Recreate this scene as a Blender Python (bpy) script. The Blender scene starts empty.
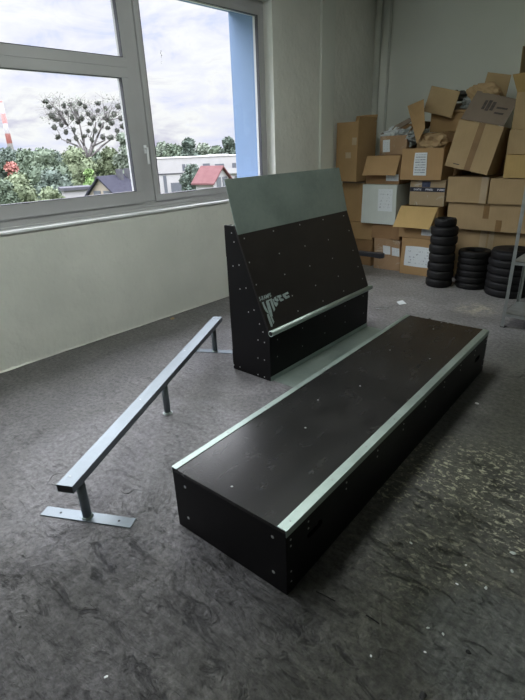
import bpy, bmesh, math, random
from mathutils import Vector, Matrix, noise
random.seed(7)
C = bpy.context.scene.collection
sc = bpy.context.scene
PI = math.pi
V = Vector

# ------------------------------------------------------------------ camera
F, PITCH, ROLL, YAW, EYE = 471.64, 0.40595, -0.0391, 0.7436, 1.55
fw = V((-math.sin(YAW)*math.cos(PITCH), math.cos(YAW)*math.cos(PITCH), -math.sin(PITCH)))
rt = V((math.cos(YAW), math.sin(YAW), 0)); up = rt.cross(fw)
r2 = math.cos(ROLL)*rt + math.sin(ROLL)*up
u2 = -math.sin(ROLL)*rt + math.cos(ROLL)*up
cam = bpy.data.objects.new('camera', bpy.data.cameras.new('camera')); C.objects.link(cam)
M = Matrix((r2, u2, -fw)).transposed().to_4x4(); M.translation = V((0, 0, EYE)); cam.matrix_world = M
cam.data.sensor_fit = 'HORIZONTAL'; cam.data.sensor_width = 36; cam.data.lens = F/525*36
cam.data.clip_start = 0.05; cam.data.clip_end = 2000
sc.camera = cam
EYEP = V((0, 0, EYE))
def ray(px, py): return r2*(px-262.5)/F - u2*(py-350)/F + fw
def hit(px, py, P0, N):            # where a sight line meets a plane of the place
    d = ray(px, py); return EYEP + d*((V(P0)-EYEP).dot(V(N))/d.dot(V(N)))
def on_floor(px, py, z=0): return hit(px, py, (0, 0, z), (0, 0, 1))
def far(px, py, D):
    d = ray(px, py); return EYEP + d*(D/math.hypot(d.x, d.y))

FILL_GLOW = 7.5  # glow of the fill panels added under the ceiling
# ------------------------------------------------------------------ materials
def newmat(name):
    m = bpy.data.materials.new(name); m.use_nodes = True
    nt = m.node_tree; b = nt.nodes['Principled BSDF']; return m, nt, b
def N(nt, t, **kw):
    n = nt.nodes.new(t)
    for k, v in kw.items():
        if k.startswith('_'): setattr(n, k[1:], v)
        else: n.inputs[k].default_value = v
    return n
def ramp(nt, src, stops, interp='LINEAR'):
    r = nt.nodes.new('ShaderNodeValToRGB'); r.color_ramp.interpolation = interp
    el = r.color_ramp.elements
    while len(el) < len(stops): el.new(0.5)
    for e, (p, c) in zip(el, stops):
        e.position = p; e.color = (c, c, c, 1) if not hasattr(c, '__len__') else (*c, 1)
    nt.links.new(src, r.inputs[0]); return r.outputs[0]
def mixc(nt, fac, a, b, mode='MIX'):
    m = nt.nodes.new('ShaderNodeMix'); m.data_type = 'RGBA'; m.blend_type = mode
    for s, v in ((m.inputs[0], fac), (m.inputs[6], a), (m.inputs[7], b)):
        if hasattr(v, 'is_linked') or hasattr(v, 'links'): nt.links.new(v, s)
        elif hasattr(v, '__len__'): s.default_value = (*v, 1)
        else: s.default_value = v
    return m.outputs[2]
def math_(nt, op, a, b=None, clamp=False):
    m = nt.nodes.new('ShaderNodeMath'); m.operation = op; m.use_clamp = clamp
    for s, v in zip(m.inputs, (a, b)):
        if v is None: continue
        if hasattr(v, 'links'): nt.links.new(v, s)
        else: s.default_value = v
    return m.outputs[0]
def coords(nt, kind='Object', scale=(1, 1, 1), loc=(0, 0, 0), rot=(0, 0, 0)):
    t = nt.nodes.new('ShaderNodeTexCoord'); mp = nt.nodes.new('ShaderNodeMapping')
    mp.inputs['Scale'].default_value = scale; mp.inputs['Location'].default_value = loc; mp.inputs['Rotation'].default_value = rot
    nt.links.new(t.outputs[kind], mp.inputs[0]); return mp.outputs[0]
def noise_(nt, vec, scale, detail=4, rough=0.55, dist=0):
    n = N(nt, 'ShaderNodeTexNoise', Scale=scale, Detail=detail, Roughness=rough, Distortion=dist)
    nt.links.new(vec, n.inputs['Vector']); return n.outputs['Fac']
def bump(nt, b, h, strength=0.3, dist=0.01):
    n = N(nt, 'ShaderNodeBump', Strength=strength, Distance=dist)
    nt.links.new(h, n.inputs['Height']); nt.links.new(n.outputs[0], b.inputs['Normal'])
def simple(name, c1, c2=None, rough=0.6, metal=0, scale=5, bumps=0.0, bscale=60, spec=0.5, stretch=(1, 1, 1), lo=.35, hi=.65, detail=4, bd=.004):
    m, nt, b = newmat(name)
    v = coords(nt, 'Object', stretch)
    if c2 is None: c2 = tuple(x*0.85 for x in c1)
    n = noise_(nt, v, scale, detail)
    nt.links.new(ramp(nt, n, [(lo, c1), (hi, c2)]), b.inputs['Base Color'])
    b.inputs['Roughness'].default_value = rough; b.inputs['Metallic'].default_value = metal
    b.inputs['Specular IOR Level'].default_value = spec
    if bumps: bump(nt, b, noise_(nt, v, bscale, 4), bumps, bd)
    return m

MAT = {}
MAT['plaster'] = simple('wall_paint', (.72, .735, .68), (.68, .695, .64), .85, 0, 1.3, .35, 9, .2)
MAT['plaster_rough'] = simple('rough_plaster', (.78, .775, .72), (.70, .70, .65), .9, 0, 1.6, .7, 7, .15, bd=.03)
MAT['ceiling'] = simple('ceiling_paint', (.72, .72, .68), None, .9)
MAT['pvc'] = simple('white_pvc', (.44, .435, .44), (.41, .405, .41), .4, 0, 2)
MAT['sill'] = simple('white_sill', (.82, .83, .84), (.76, .77, .78), .4, 0, 4)
MAT['gasket'] = simple('black_gasket', (.03, .03, .04), None, .6)
MAT['blue'] = simple('blue_facade', (.135, .195, .305), (.16, .225, .34), .8, 0, 1.5, .3, 20, .2, (1, 1, .3))
MAT['pipe'] = simple('painted_pipe', (.60, .61, .56), None, .6)
# phenolic plywood
def ply(name, lo, hi, rough, scuff, sp_=.4):
    m, nt, b = newmat(name)
    v = coords(nt, 'Object')
    n1 = noise_(nt, v, 2.5, 5, .6, .6); n2 = noise_(nt, coords(nt, 'Object', (.6, 1.6, 1), rot=(0, 0, .4)), 9, 7, .62, .6)
    f = math_(nt, 'MULTIPLY', ramp(nt, n1, [(.2, 0), (.8, 1)]), ramp(nt, n2, [(.3, .2), (.75, 1)]))
    col = mixc(nt, f, lo, hi)
    f0 = f
    if scuff:
        vs = coords(nt, 'Object', (9, 1.2, 1), rot=(0, 0, .5))
        s = ramp(nt, noise_(nt, vs, 6, 6, .7), [(.60, 0), (.72, 1)])
        sm = ramp(nt, noise_(nt, v, 1.6, 2), [(.5, 0), (.65, 1)])
        col = mixc(nt, math_(nt, 'MULTIPLY', math_(nt, 'MULTIPLY', s, sm), .5), col, scuff)
        w = ramp(nt, noise_(nt, v, 45, 4, .8), [(.66, 0), (.72, 1)])
        w2 = ramp(nt, noise_(nt, v, 2.1, 2), [(.52, 0), (.62, 1)])
        col = mixc(nt, math_(nt, 'MULTIPLY', math_(nt, 'MULTIPLY', w, w2), .35), col, (.12, .12, .115))
    nt.links.new(col, b.inputs['Base Color'])
    nt.links.new(ramp(nt, n2, [(.25, rough), (.75, rough+.06)]), b.inputs['Roughness'])
    b.inputs['Specular IOR Level'].default_value = sp_
    bump(nt, b, n2, .03, .003)
    return m
MAT['deck'] = ply('phenolic_plywood_deck', (.007, .0065, .007), (.034, .032, .032), .23, (.10, .09, .085), .5)
MAT['face'] = ply('phenolic_plywood_face', (.012, .0095, .009), (.028, .023, .021), .36, (.07, .06, .055))
MAT['board'] = ply('phenolic_plywood_side', (.004, .0035, .0045), (.007, .006, .007), .45, None, .22)
MAT['ply_edge'] = simple('plywood_edge', (.02, .016, .013), (.05, .035, .025), .7, 0, 30, stretch=(1, 1, 20))
def steel(name, c1, c2, rough, scale=4, stretch=(1, 1, 1), metal=.9):
    m, nt, b = newmat(name)
    v = coords(nt, 'Object', stretch)
    n1 = noise_(nt, v, scale, 5, .6); n2 = noise_(nt, v, scale*9, 4, .7)
    f = math_(nt, 'ADD', math_(nt, 'MULTIPLY', n1, .7), math_(nt, 'MULTIPLY', n2, .3))
    nt.links.new(ramp(nt, f, [(.38, c1), (.62, c2)]), b.inputs['Base Color'])
    nt.links.new(ramp(nt, f, [(.35, rough-.06), (.65, rough+.1)]), b.inputs['Roughness'])
    b.inputs['Metallic'].default_value = metal
    return m
MAT['galv'] = steel('galvanised_steel', (.40, .48, .455), (.50, .58, .55), .46, 5)
MAT['sheet'] = steel('galvanised_sheet', (.27, .33, .31), (.36, .42, .395), .46, 3, metal=.75)
MAT['rail'] = steel('zinc_plated_steel', (.16, .185, .205), (.22, .25, .27), .44, 3)
MAT['screw'] = simple('zinc_screw', (.55, .56, .56), (.45, .46, .46), .4, .6)
MAT['dark'] = simple('dark_opening', (.008, .008, .008), None, .7)
MAT['logo'] = simple('printed_logo', (.34, .41, .41), (.28, .34, .34), .5, 0, 60, lo=.45, hi=.6)
MAT['shelf'] = simple('galvanised_shelf', (.44, .46, .46), (.34, .36, .36), .45, .7, 12)
MAT['rubber'] = simple('black_rubber', (.006, .006, .007), (.011, .010, .010), .6, 0, 8, .2, 80, spec=.25)
MAT['blackplastic'] = simple('black_plastic', (.010, .010, .014), None, .4)
def card(name, c, dark=.8, stain=None):
    m, nt, b = newmat(name)
    v = coords(nt, 'Object'); g = coords(nt, 'Object', (1, 1, 1))
    n1 = noise_(nt, v, 3, 5, .6, .3)
    col = ramp(nt, n1, [(.3, c), (.75, tuple(x*dark for x in c))])
    vs = coords(nt, 'Object', (60, 60, 1))
    n2 = noise_(nt, vs, 1.2, 2)
    col = mixc(nt, ramp(nt, n2, [(.3, 0), (.8, .22)]), col, tuple(x*.72 for x in c))
    if stain:
        n3 = noise_(nt, v, 7, 5, .7, .8)
        col = mixc(nt, ramp(nt, n3, [(.56, 0), (.62, 1)]), col, stain)
    nt.links.new(col, b.inputs['Base Color']); b.inputs['Roughness'].default_value = .85
    b.inputs['Specular IOR Level'].default_value = .15
    bump(nt, b, n2, .12, .003)
    return m
MAT['card'] = card('brown_cardboard', (.42, .27, .135))
MAT['card_dark'] = card('dark_brown_cardboard', (.29, .175, .09))
MAT['card_yellow'] = card('yellowish_cardboard', (.52, .36, .155))
MAT['card_pale'] = card('pale_brown_cardboard', (.44, .315, .175))
MAT['card_grey'] = card('grey_brown_cardboard', (.235, .185, .145))
MAT['card_torn'] = card('torn_cardboard', (.38, .25, .15), .75, (.42, .34, .26))
MAT['card_peel'] = card('peeled_cardboard', (.38, .29, .18), .85, (.46, .41, .34))
MAT['white_card'] = card('white_cardboard', (.56, .60, .57), .9)
MAT['kraft'] = card('crumpled_kraft_paper', (.46, .32, .18), .7)
MAT['tape_brown'] = simple('brown_packing_tape', (.20, .115, .045), (.25, .15, .065), .3, 0, 6)
MAT['tape_clear'] = simple('pale_packing_tape', (.46, .36, .24), (.40, .30, .19), .3, 0, 6)
MAT['plastic_grey'] = simple('grey_packing_film', (.20, .22, .22), (.42, .44, .44), .3, 0, 12)
MAT['plastic_dark'] = simple('dark_packing_film', (.03, .027, .025), (.09, .08, .07), .35, 0, 12)
MAT['white_paper'] = simple('white_paper', (.66, .69, .70), (.60, .63, .64), .8, 0, 8)
def label_mat(name, lines, dens, ax='Z'):
    m, nt, b = newmat(name)
    t = nt.nodes.new('ShaderNodeTexCoord'); s = nt.nodes.new('ShaderNodeSeparateXYZ'); nt.links.new(t.outputs['Generated'], s.inputs[0])
    row = math_(nt, 'FRACT', math_(nt, 'MULTIPLY', s.outputs['Z'], lines))
    inrow = math_(nt, 'LESS_THAN', row, .5)
    v = coords(nt, 'Generated', (26, 1, lines))
    n = noise_(nt, v, 1.0, 2)
    ink = math_(nt, 'MULTIPLY', inrow, math_(nt, 'GREATER_THAN', n, dens))
    mx = math_(nt, 'MULTIPLY', math_(nt, 'GREATER_THAN', s.outputs['X'], .1), math_(nt, 'LESS_THAN', s.outputs['X'], .9))
    mz = math_(nt, 'MULTIPLY', math_(nt, 'GREATER_THAN', s.outputs['Z'], .08), math_(nt, 'LESS_THAN', s.outputs['Z'], .92))
    ink = math_(nt, 'MULTIPLY', ink, math_(nt, 'MULTIPLY', mx, mz))
    nt.links.new(mixc(nt, math_(nt, 'MULTIPLY', ink, .7), (.64, .68, .70), (.12, .14, .18)), b.inputs['Base Color'])
    b.inputs['Roughness'].default_value = .7
    return m
MAT['label'] = label_mat('printed_label', 9, .44)
MAT['label_sparse'] = label_mat('sparsely_printed_label', 7, .60)
def tape_black():
    m, nt, b = newmat('black_printed_tape')
    t = nt.nodes.new('ShaderNodeTexCoord'); s = nt.nodes.new('ShaderNodeSeparateXYZ'); nt.links.new(t.outputs['Generated'], s.inputs[0])
    band = math_(nt, 'MULTIPLY', math_(nt, 'GREATER_THAN', s.outputs['Z'], .3), math_(nt, 'LESS_THAN', s.outputs['Z'], .72))
    rep = math_(nt, 'GREATER_THAN', math_(nt, 'FRACT', math_(nt, 'MULTIPLY', s.outputs['X'], 3)), .35)
    n = noise_(nt, coords(nt, 'Generated', (60, 1, 5)), 1, 1)
    ink = math_(nt, 'MULTIPLY', math_(nt, 'MULTIPLY', band, rep), math_(nt, 'GREATER_THAN', n, .45))
    nt.links.new(mixc(nt, ink, (.012, .014, .03), (.5, .5, .55)), b.inputs['Base Color'])
    b.inputs['Roughness'].default_value = .3
    return m
MAT['tape_black'] = tape_black()
MAT['navy'] = simple('navy_print', (.02, .03, .07), (.05, .06, .11), .6, 0, 30)
MAT['ink'] = simple('dark_print', (.05, .04, .035), (.09, .07, .06), .7, 0, 30)

# concrete floor
def floor_mat():
    m, nt, b = newmat('worn_concrete')
    v = coords(nt, 'Object')
    big = noise_(nt, v, .55, 4, .55, .4); mid = noise_(nt, v, 3.2, 6, .65, .5); fine = noise_(nt, v, 38, 5, .7)
    sep = nt.nodes.new('ShaderNodeSeparateXYZ'); nt.links.new(v, sep.inputs[0])
    col = ramp(nt, mid, [(.33, (.085, .080, .084)), (.5, (.130, .124, .130)), (.68, (.195, .186, .194))])
    col = mixc(nt, ramp(nt, big, [(.4, 0), (.65, .6)]), col, (.11, .107, .098))
    def blob(x, y, r1, r0):
        d = N(nt, 'ShaderNodeVectorMath', _operation='DISTANCE'); nt.links.new(v, d.inputs[0]); d.inputs[1].default_value = (x, y, 0)
        dist = math_(nt, 'ADD', d.outputs['Value'], math_(nt, 'MULTIPLY', math_(nt, 'SUBTRACT', mid, .5), r1*.9))
        return ramp(nt, dist, [(r0, 1), (r1, 0)])
    # dirty olive coating on the right half of the room
    xr = math_(nt, 'ADD', sep.outputs['X'], math_(nt, 'MULTIPLY', math_(nt, 'SUBTRACT', big, .5), .6))
    olive = math_(nt, 'MULTIPLY', ramp(nt, math_(nt, 'ADD', xr, 1.0), [(.0, 0), (.45, 1)]), .8)
    col = mixc(nt, olive, col, mixc(nt, ramp(nt, mid, [(.35, 0), (.7, 1)]), (.062, .062, .050), (.115, .113, .088)))
    # pale flaked paint
    fl = noise_(nt, coords(nt, 'Object', (1, 1.6, 1), rot=(0, 0, -.7)), 30, 8, .74, .7)
    flake = ramp(nt, fl, [(.545, 0), (.575, 1)])
    ms = None
    for (x, y, r1, r0) in ((-.62, 2.02, .42, .12), (-.45, 2.1, .45, .2), (-.82, 1.78, .20, .06), (-.25, 1.9, .35, .12), (-.45, 1.55, .5, .02)):
        k = blob(x, y, r1, r0); k = math_(nt, 'MULTIPLY', k, 1.0 if r0 > .05 else .5)
        ms = k if ms is None else math_(nt, 'MAXIMUM', ms, k)
    col = mixc(nt, math_(nt, 'MULTIPLY', flake, ms), col, (.50, .49, .36))
    spots = ramp(nt, noise_(nt, coords(nt, 'Object', loc=(3, 1, 0)), 9, 6, .7, .9), [(.66, 0), (.70, .8)])
    col = mixc(nt, math_(nt, 'MULTIPLY', spots, olive), col, (.34, .33, .26))
    # trowelled grey patch with strokes, lower right
    st = noise_(nt, coords(nt, 'Object', (40, 2.5, 1), rot=(0, 0, .35)), 1.5, 4, .6)
    tp = math_(nt, 'MULTIPLY', blob(-.13, 1.22, .30, .22), .8)
    col = mixc(nt, tp, col, ramp(nt, st, [(.3, (.085, .089, .084)), (.7, (.145, .149, .138))]))
    # smooth filler patch on the left
    col = mixc(nt, math_(nt, 'MULTIPLY', blob(-1.9, 1.1, .75, .6), .55), col, (.21, .202, .215))
    # cream dust patch in front of the tyres
    cm = math_(nt, 'MULTIPLY', blob(-1.42, 4.72, .26, .08), ramp(nt, noise_(nt, v, 9, 5, .7, .6), [(.42, 0), (.56, .9)]))
    col = mixc(nt, cm, col, (.50, .44, .31))
    # floor colour grows lighter towards the far end
    yr = ramp(nt, math_(nt, 'MULTIPLY', math_(nt, 'SUBTRACT', sep.outputs['Y'], 3.2), .35), [(0, 0), (.7, .75)])
    col = mixc(nt, yr, col, mixc(nt, ramp(nt, mid, [(.35, 0), (.65, 1)]), (.23, .222, .212), (.29, .282, .27)))
    # cracks
    vo = N(nt, 'ShaderNodeTexVoronoi', Scale=1.1, _feature='DISTANCE_TO_EDGE')
    wv = nt.nodes.new('ShaderNodeVectorMath'); wv.operation = 'ADD'
    nz = nt.nodes.new('ShaderNodeTexNoise'); nz.inputs['Scale'].default_value = 4; nt.links.new(v, nz.inputs['Vector'])
    nt.links.new(v, wv.inputs[0]); nt.links.new(nz.outputs['Color'], wv.inputs[1]); nt.links.new(wv.outputs[0], vo.inputs['Vector'])
    crack = ramp(nt, vo.outputs['Distance'], [(0, 1), (.006, 0)])
    cmask = ramp(nt, noise_(nt, v, 2.4, 3), [(.58, 0), (.66, .8)])
    crk = math_(nt, 'MULTIPLY', crack, cmask)
    col = mixc(nt, crk, col, (.03, .03, .03))
    fs = ramp(nt, fine, [(.3, (.48, .48, .48)), (.7, (1.48, 1.48, 1.48))])
    col = mixc(nt, 1.0, col, fs, 'MULTIPLY')
    nt.links.new(col, b.inputs['Base Color'])
    nt.links.new(ramp(nt, mid, [(.3, .42), (.7, .66)]), b.inputs['Roughness'])
    b.inputs['Specular IOR Level'].default_value = .45
    rough_reg = math_(nt, 'MAXIMUM', math_(nt, 'MAXIMUM', blob(-1.05, .30, .95, .45), blob(-.65, .75, .75, .35)), math_(nt, 'MULTIPLY', blob(-.3, 1.5, .8, .3), .5))
    def ridged(scale, vec):
        n = N(nt, 'ShaderNodeTexNoise', Scale=scale, Detail=7, Roughness=.62, Lacunarity=2.1); n.noise_type = 'RIDGED_MULTIFRACTAL'; n.normalize = True
        nt.links.new(vec, n.inputs['Vector']); return n.outputs['Fac']
    def crev(scale, k_, rot_, seed_):
        n = noise_(nt, coords(nt, 'Object', (1, 2.4, 1), loc=(seed_, 0, 0), rot=(0, 0, rot_)), scale, 8, .66, .8)
        return ramp(nt, n, [(.5-k_*1.6, 1), (.5-k_, 0)]), n
    c1, n_a = crev(4.0, .09, -.75, 0); c2, n_b = crev(11, .10, -.4, 5)
    rg = math_(nt, 'MAXIMUM', c1, math_(nt, 'MULTIPLY', c2, .8))
    sw = noise_(nt, coords(nt, 'Object', (1, 3.5, 1), rot=(0, 0, .5)), 3.2, 6, .6, 1.6)
    gr = noise_(nt, v, 60, 4, .7)
    dk = math_(nt, 'MULTIPLY', rg, math_(nt, 'ADD', math_(nt, 'MULTIPLY', rough_reg, .85), .12))
    col = mixc(nt, math_(nt, 'MULTIPLY', dk, .6), col, mixc(nt, 1.0, col, (.45, .45, .46), 'MULTIPLY'))
    col = mixc(nt, math_(nt, 'MULTIPLY', ramp(nt, sw, [(.5, 0), (.68, 1)]), .35), col, mixc(nt, 1.0, col, (1.5, 1.48, 1.5), 'MULTIPLY'))
    nt.links.new(col, b.inputs['Base Color'])
    h = math_(nt, 'ADD', math_(nt, 'MULTIPLY', gr, .22), math_(nt, 'MULTIPLY', sw, .5))
    h = math_(nt, 'SUBTRACT', h, math_(nt, 'MULTIPLY', dk, 1.1))
    h = math_(nt, 'ADD', h, math_(nt, 'MULTIPLY', math_(nt, 'MULTIPLY', math_(nt, 'ADD', math_(nt, 'MULTIPLY', n_a, 2.6), math_(nt, 'MULTIPLY', n_b, 1.3)), rough_reg), 1.3))
    h = math_(nt, 'SUBTRACT', h, math_(nt, 'MULTIPLY', crk, .6))
    bump(nt, b, h, 1.0, .022)
    return m
MAT['floor'] = floor_mat()
# glass
def glass():
    m, nt, b = newmat('window_glass'); nt.nodes.remove(b)
    out = nt.nodes['Material Output']
    tr = N(nt, 'ShaderNodeBsdfTransparent'); tr.inputs[0].default_value = (.96, .97, .97, 1)
    gl = N(nt, 'ShaderNodeBsdfGlossy', Roughness=.02); fr = N(nt, 'ShaderNodeFresnel', IOR=1.45)
    mx = nt.nodes.new('ShaderNodeMixShader')
    ge = nt.nodes.new('ShaderNodeNewGeometry'); nt.links.new(math_(nt, 'MULTIPLY', fr.outputs[0], math_(nt, 'SUBTRACT', 1.0, ge.outputs['Backfacing'])), mx.inputs[0]); nt.links.new(tr.outputs[0], mx.inputs[1]); nt.links.new(gl.outputs[0], mx.inputs[2])
    nt.links.new(mx.outputs[0], out.inputs[0]); return m
MAT['glass'] = glass()
def leafmat(name, c1, c2):
    m, nt, b = newmat(name)
    g = nt.nodes.new('ShaderNodeNewGeometry')
    nt.links.new(ramp(nt, g.outputs['Random Per Island'], [(0, c1), (1, c2)]), b.inputs['Base Color'])
    b.inputs['Roughness'].default_value = .7; b.inputs['Specular IOR Level'].default_value = .2
    return m
MAT['leaf_a'] = leafmat('mid_green_leaves', (.052, .072, .05), (.078, .10, .068))  # outdoor haze is put into the leaf colours as paler, greyer greens
MAT['leaf_b'] = leafmat('yellow_green_leaves', (.078, .098, .056), (.11, .13, .078))
MAT['leaf_c'] = leafmat('dark_green_leaves', (.042, .058, .048), (.06, .078, .062))
MAT['leaf_d'] = leafmat('pale_green_leaves', (.085, .105, .08), (.12, .14, .11))
MAT['leaf_r'] = leafmat('red_leaves', (.20, .075, .065), (.26, .12, .10))
MAT['leaf_l'] = leafmat('bright_green_leaves', (.12, .19, .07), (.17, .25, .10))
MAT['mistle'] = leafmat('mistletoe_leaves', (.035, .04, .035), (.07, .072, .06))
MAT['bark'] = simple('bark', (.065, .06, .06), (.10, .09, .09), .9, 0, 12)
MAT['grass'] = simple('grass', (.06, .08, .04), (.09, .10, .055), .9, 0, .2)
MAT['bwhite'] = simple('white_render', (.22, .215, .22), (.20, .195, .20), .8, 0, .5)
MAT['bcream'] = simple('cream_render', (.20, .175, .14), None, .8, 0, .5)
MAT['roof_dark'] = simple('dark_roof', (.018, .018, .026), (.028, .028, .038), .9, 0, 2, spec=.05, stretch=(1, 1, 8))
MAT['roof_grey'] = simple('grey_roof', (.045, .045, .055), (.06, .06, .065), .9, 0, 2, spec=.05)
MAT['roof_red'] = simple('red_roof', (.075, .036, .038), (.09, .046, .048), .9, 0, 2, spec=.05)
MAT['wglass'] = simple('dark_window_glass', (.07, .075, .09), None, .2)
def chim():
    m, nt, b = newmat('red_white_bands')
    s = nt.nodes.new('ShaderNodeSeparateXYZ'); nt.links.new(coords(nt, 'Object'), s.inputs[0])
    f = math_(nt, 'GREATER_THAN', math_(nt, 'FRACT', math_(nt, 'MULTIPLY', s.outputs['Z'], 1/10.0)), .5)
    nt.links.new(mixc(nt, f, (.15, .145, .15), (.13, .035, .03)), b.inputs['Base Color']); return m
MAT['chimney'] = chim()

# ------------------------------------------------------------------ mesh helpers
class MB:
    def __init__(s): s.bm = bmesh.new()
    def box(s, a, b, bevel=0):
        x0, y0, z0 = a; x1, y1, z1 = b
        vs = [s.bm.verts.new(p) for p in ((x0, y0, z0), (x1, y0, z0), (x1, y1, z0), (x0, y1, z0), (x0, y0, z1), (x1, y0, z1), (x1, y1, z1), (x0, y1, z1))]
        fs = [s.bm.faces.new([vs[i] for i in f]) for f in ((0, 3, 2, 1), (4, 5, 6, 7), (0, 1, 5, 4), (1, 2, 6, 5), (2, 3, 7, 6), (3, 0, 4, 7))]
        if bevel:
            es = {e for f in fs for e in f.edges}
            bmesh.ops.bevel(s.bm, geom=list(es), offset=bevel, segments=2, affect='EDGES', profile=.5)
        return s
    def prism(s, pts, d):                   # pts: closed loop of 3D points, extruded along d
        d = V(d); n = len(pts)
        a = [s.bm.verts.new(V(p)) for p in pts]; b = [s.bm.verts.new(V(p)+d) for p in pts]
        s.bm.faces.new(a); s.bm.faces.new(b[::-1])
        for i in range(n): s.bm.faces.new((a[i], b[i], b[(i+1) % n], a[(i+1) % n]))
        return s
    def plate(s, outer, holes, d):          # planar plate with holes
        es = []
        loops = []
        for lp in [outer]+holes:
            vs = [s.bm.verts.new(V(p)) for p in lp]; loops.append(vs)
            es += [s.bm.edges.new((vs[i], vs[(i+1) % len(vs)])) for i in range(len(vs))]
        r = bmesh.ops.triangle_fill(s.bm, use_beauty=True, use_dissolve=False, edges=es)
        fs = [g for g in r['geom'] if isinstance(g, bmesh.types.BMFace)]
        ex = bmesh.ops.extrude_face_region(s.bm, geom=fs)
        bmesh.ops.translate(s.bm, vec=V(d), verts=[g for g in ex['geom'] if isinstance(g, bmesh.types.BMVert)])
        return s
    def tube(s, p, q, r, seg=14, r2=None, cap=True, inner=None):
        p = V(p); q = V(q); d = (q-p).normalized(); a = d.orthogonal().normalized(); b = d.cross(a)
        r2 = r if r2 is None else r2
        def ring(c, rr): return [s.bm.verts.new(c+a*rr*math.cos(2*PI*i/seg)+b*rr*math.sin(2*PI*i/seg)) for i in range(seg)]
        A = ring(p, r); B = ring(q, r2)
        def join(A, B):
            for i in range(seg): f = s.bm.faces.new((A[i], A[(i+1) % seg], B[(i+1) % seg], B[i])); f.smooth = True
        join(A, B)
        if inner:
            A2 = ring(p, inner); B2 = ring(q, inner); join(B2, A2); join(A2, A); join(B, B2)
        elif cap: s.bm.faces.new(A[::-1]); s.bm.faces.new(B)
        return s
    def lathe(s, prof, seg=32, c=(0, 0, 0)):   # closed profile (r,z) around z
        c = V(c); R = []
        for i in range(seg):
            t = 2*PI*i/seg; R.append([s.bm.verts.new(c+V((r*math.cos(t), r*math.sin(t), z))) for r, z in prof])
        n = len(prof)
        for i in range(seg):
            for j in range(n):
                f = s.bm.faces.new((R[i][j], R[(i+1) % seg][j], R[(i+1) % seg][(j+1) % n], R[i][(j+1) % n])); f.smooth = True
        return s
    def sphere(s, c, r, sub=2, sc_=(1, 1, 1)):
        m = Matrix.Translation(V(c)) @ Matrix.Diagonal((*[r*k for k in sc_], 1))
        bmesh.ops.create_icosphere(s.bm, subdivisions=sub, radius=1, matrix=m); return s
    def build(s, name, mat, parent=None, smooth=False, nrm=True):
        if nrm: bmesh.ops.recalc_face_normals(s.bm, faces=s.bm.faces[:])
        me = bpy.data.meshes.new(name); s.bm.to_mesh(me); s.bm.free()
        if smooth:
            for p in me.polygons: p.use_smooth = True
        me.materials.append(MAT[mat]); o = bpy.data.objects.new(name, me); C.objects.link(o)
        if parent: o.parent = parent
        return o
def thing(name, label, cat, loc=(0, 0, 0), rotz=0, group=None):
    o = bpy.data.objects.new(name, None); C.objects.link(o); o.empty_display_size = .1
    o.location = loc; o.rotation_euler = (0, 0, rotz); return tag(o, label, cat, group)
def tag(o, label, cat, group=None):
    o['label'] = label; o['category'] = cat
    if group: o['group'] = group
    return o
def struct(o): o['kind'] = 'structure'; return o

# ------------------------------------------------------------------ the room
WX = -3.78; BY = 6.62; CZ = 3.35; RX = 3.3; FY = -4.2
b = MB(); b.box((WX-.58, FY-.2, -.2), (RX+.2, BY+.2, 0)); struct(b.build('floor', 'floor'))
b = MB(); b.box((WX-.58, FY-.2, CZ), (RX+.2, BY+.2, CZ+.2)); struct(b.build('ceiling', 'ceiling'))
b = MB(); b.box((WX-.58, BY, 0), (RX+.2, BY+.2, CZ)); struct(b.build('wall_far', 'plaster'))
b = MB(); b.box((WX-.58, FY-.2, 0), (RX+.2, FY, CZ)); struct(b.build('wall_near', 'plaster'))
b = MB(); b.box((RX, FY, 0), (RX+.2, BY, CZ)); struct(b.build('wall_right', 'plaster'))
W1 = (-1.35, 4.455); W2 = (-3.9, -1.75); ZS, ZT = 1.03, 2.935
# window wall: below the sills, above, and the piers between the openings
b = MB(); b.box((WX-.18, FY, 0), (WX, BY, ZS)); 
b.box((WX-.18, FY, ZT), (WX, BY, CZ))
for y0, y1 in ((FY, W1[0]), (W1[1], BY)): b.box((WX-.18, y0, ZS), (WX, y1, ZT))
wl = struct(b.build('wall_left', 'plaster_rough'))
b = MB(); b.box((WX, 5.30, 0), (WX+.035, 5.58, CZ), .008); struct(b.build('trim_1', 'plaster'))          # shallow lighter pier strip
b = MB(); b.tube((WX+.08, 6.50, 0), (WX+.08, 6.50, CZ), .045, 20); struct(b.build('trim_2', 'pipe'))
b = MB(); b.tube((WX+.22, 6.56, 0), (WX+.22, 6.56, CZ), .018, 14); struct(b.build('trim_3', 'pipe'))
# outer facade, painted blue
b = MB(); b.box((WX-.58, FY-.2, -7), (WX-.18, BY+.2, ZS-.0))
b.box((WX-.58, FY-.2, ZT-.02), (WX-.18, BY+.2, CZ+1))
for y0, y1 in ((FY-.2, W1[0]), (W1[1]-.055, BY+.2)): b.box((WX-.58, y0, ZS), (WX-.18, y1, ZT))
struct(b.build('wall_outer', 'blue'))
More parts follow.
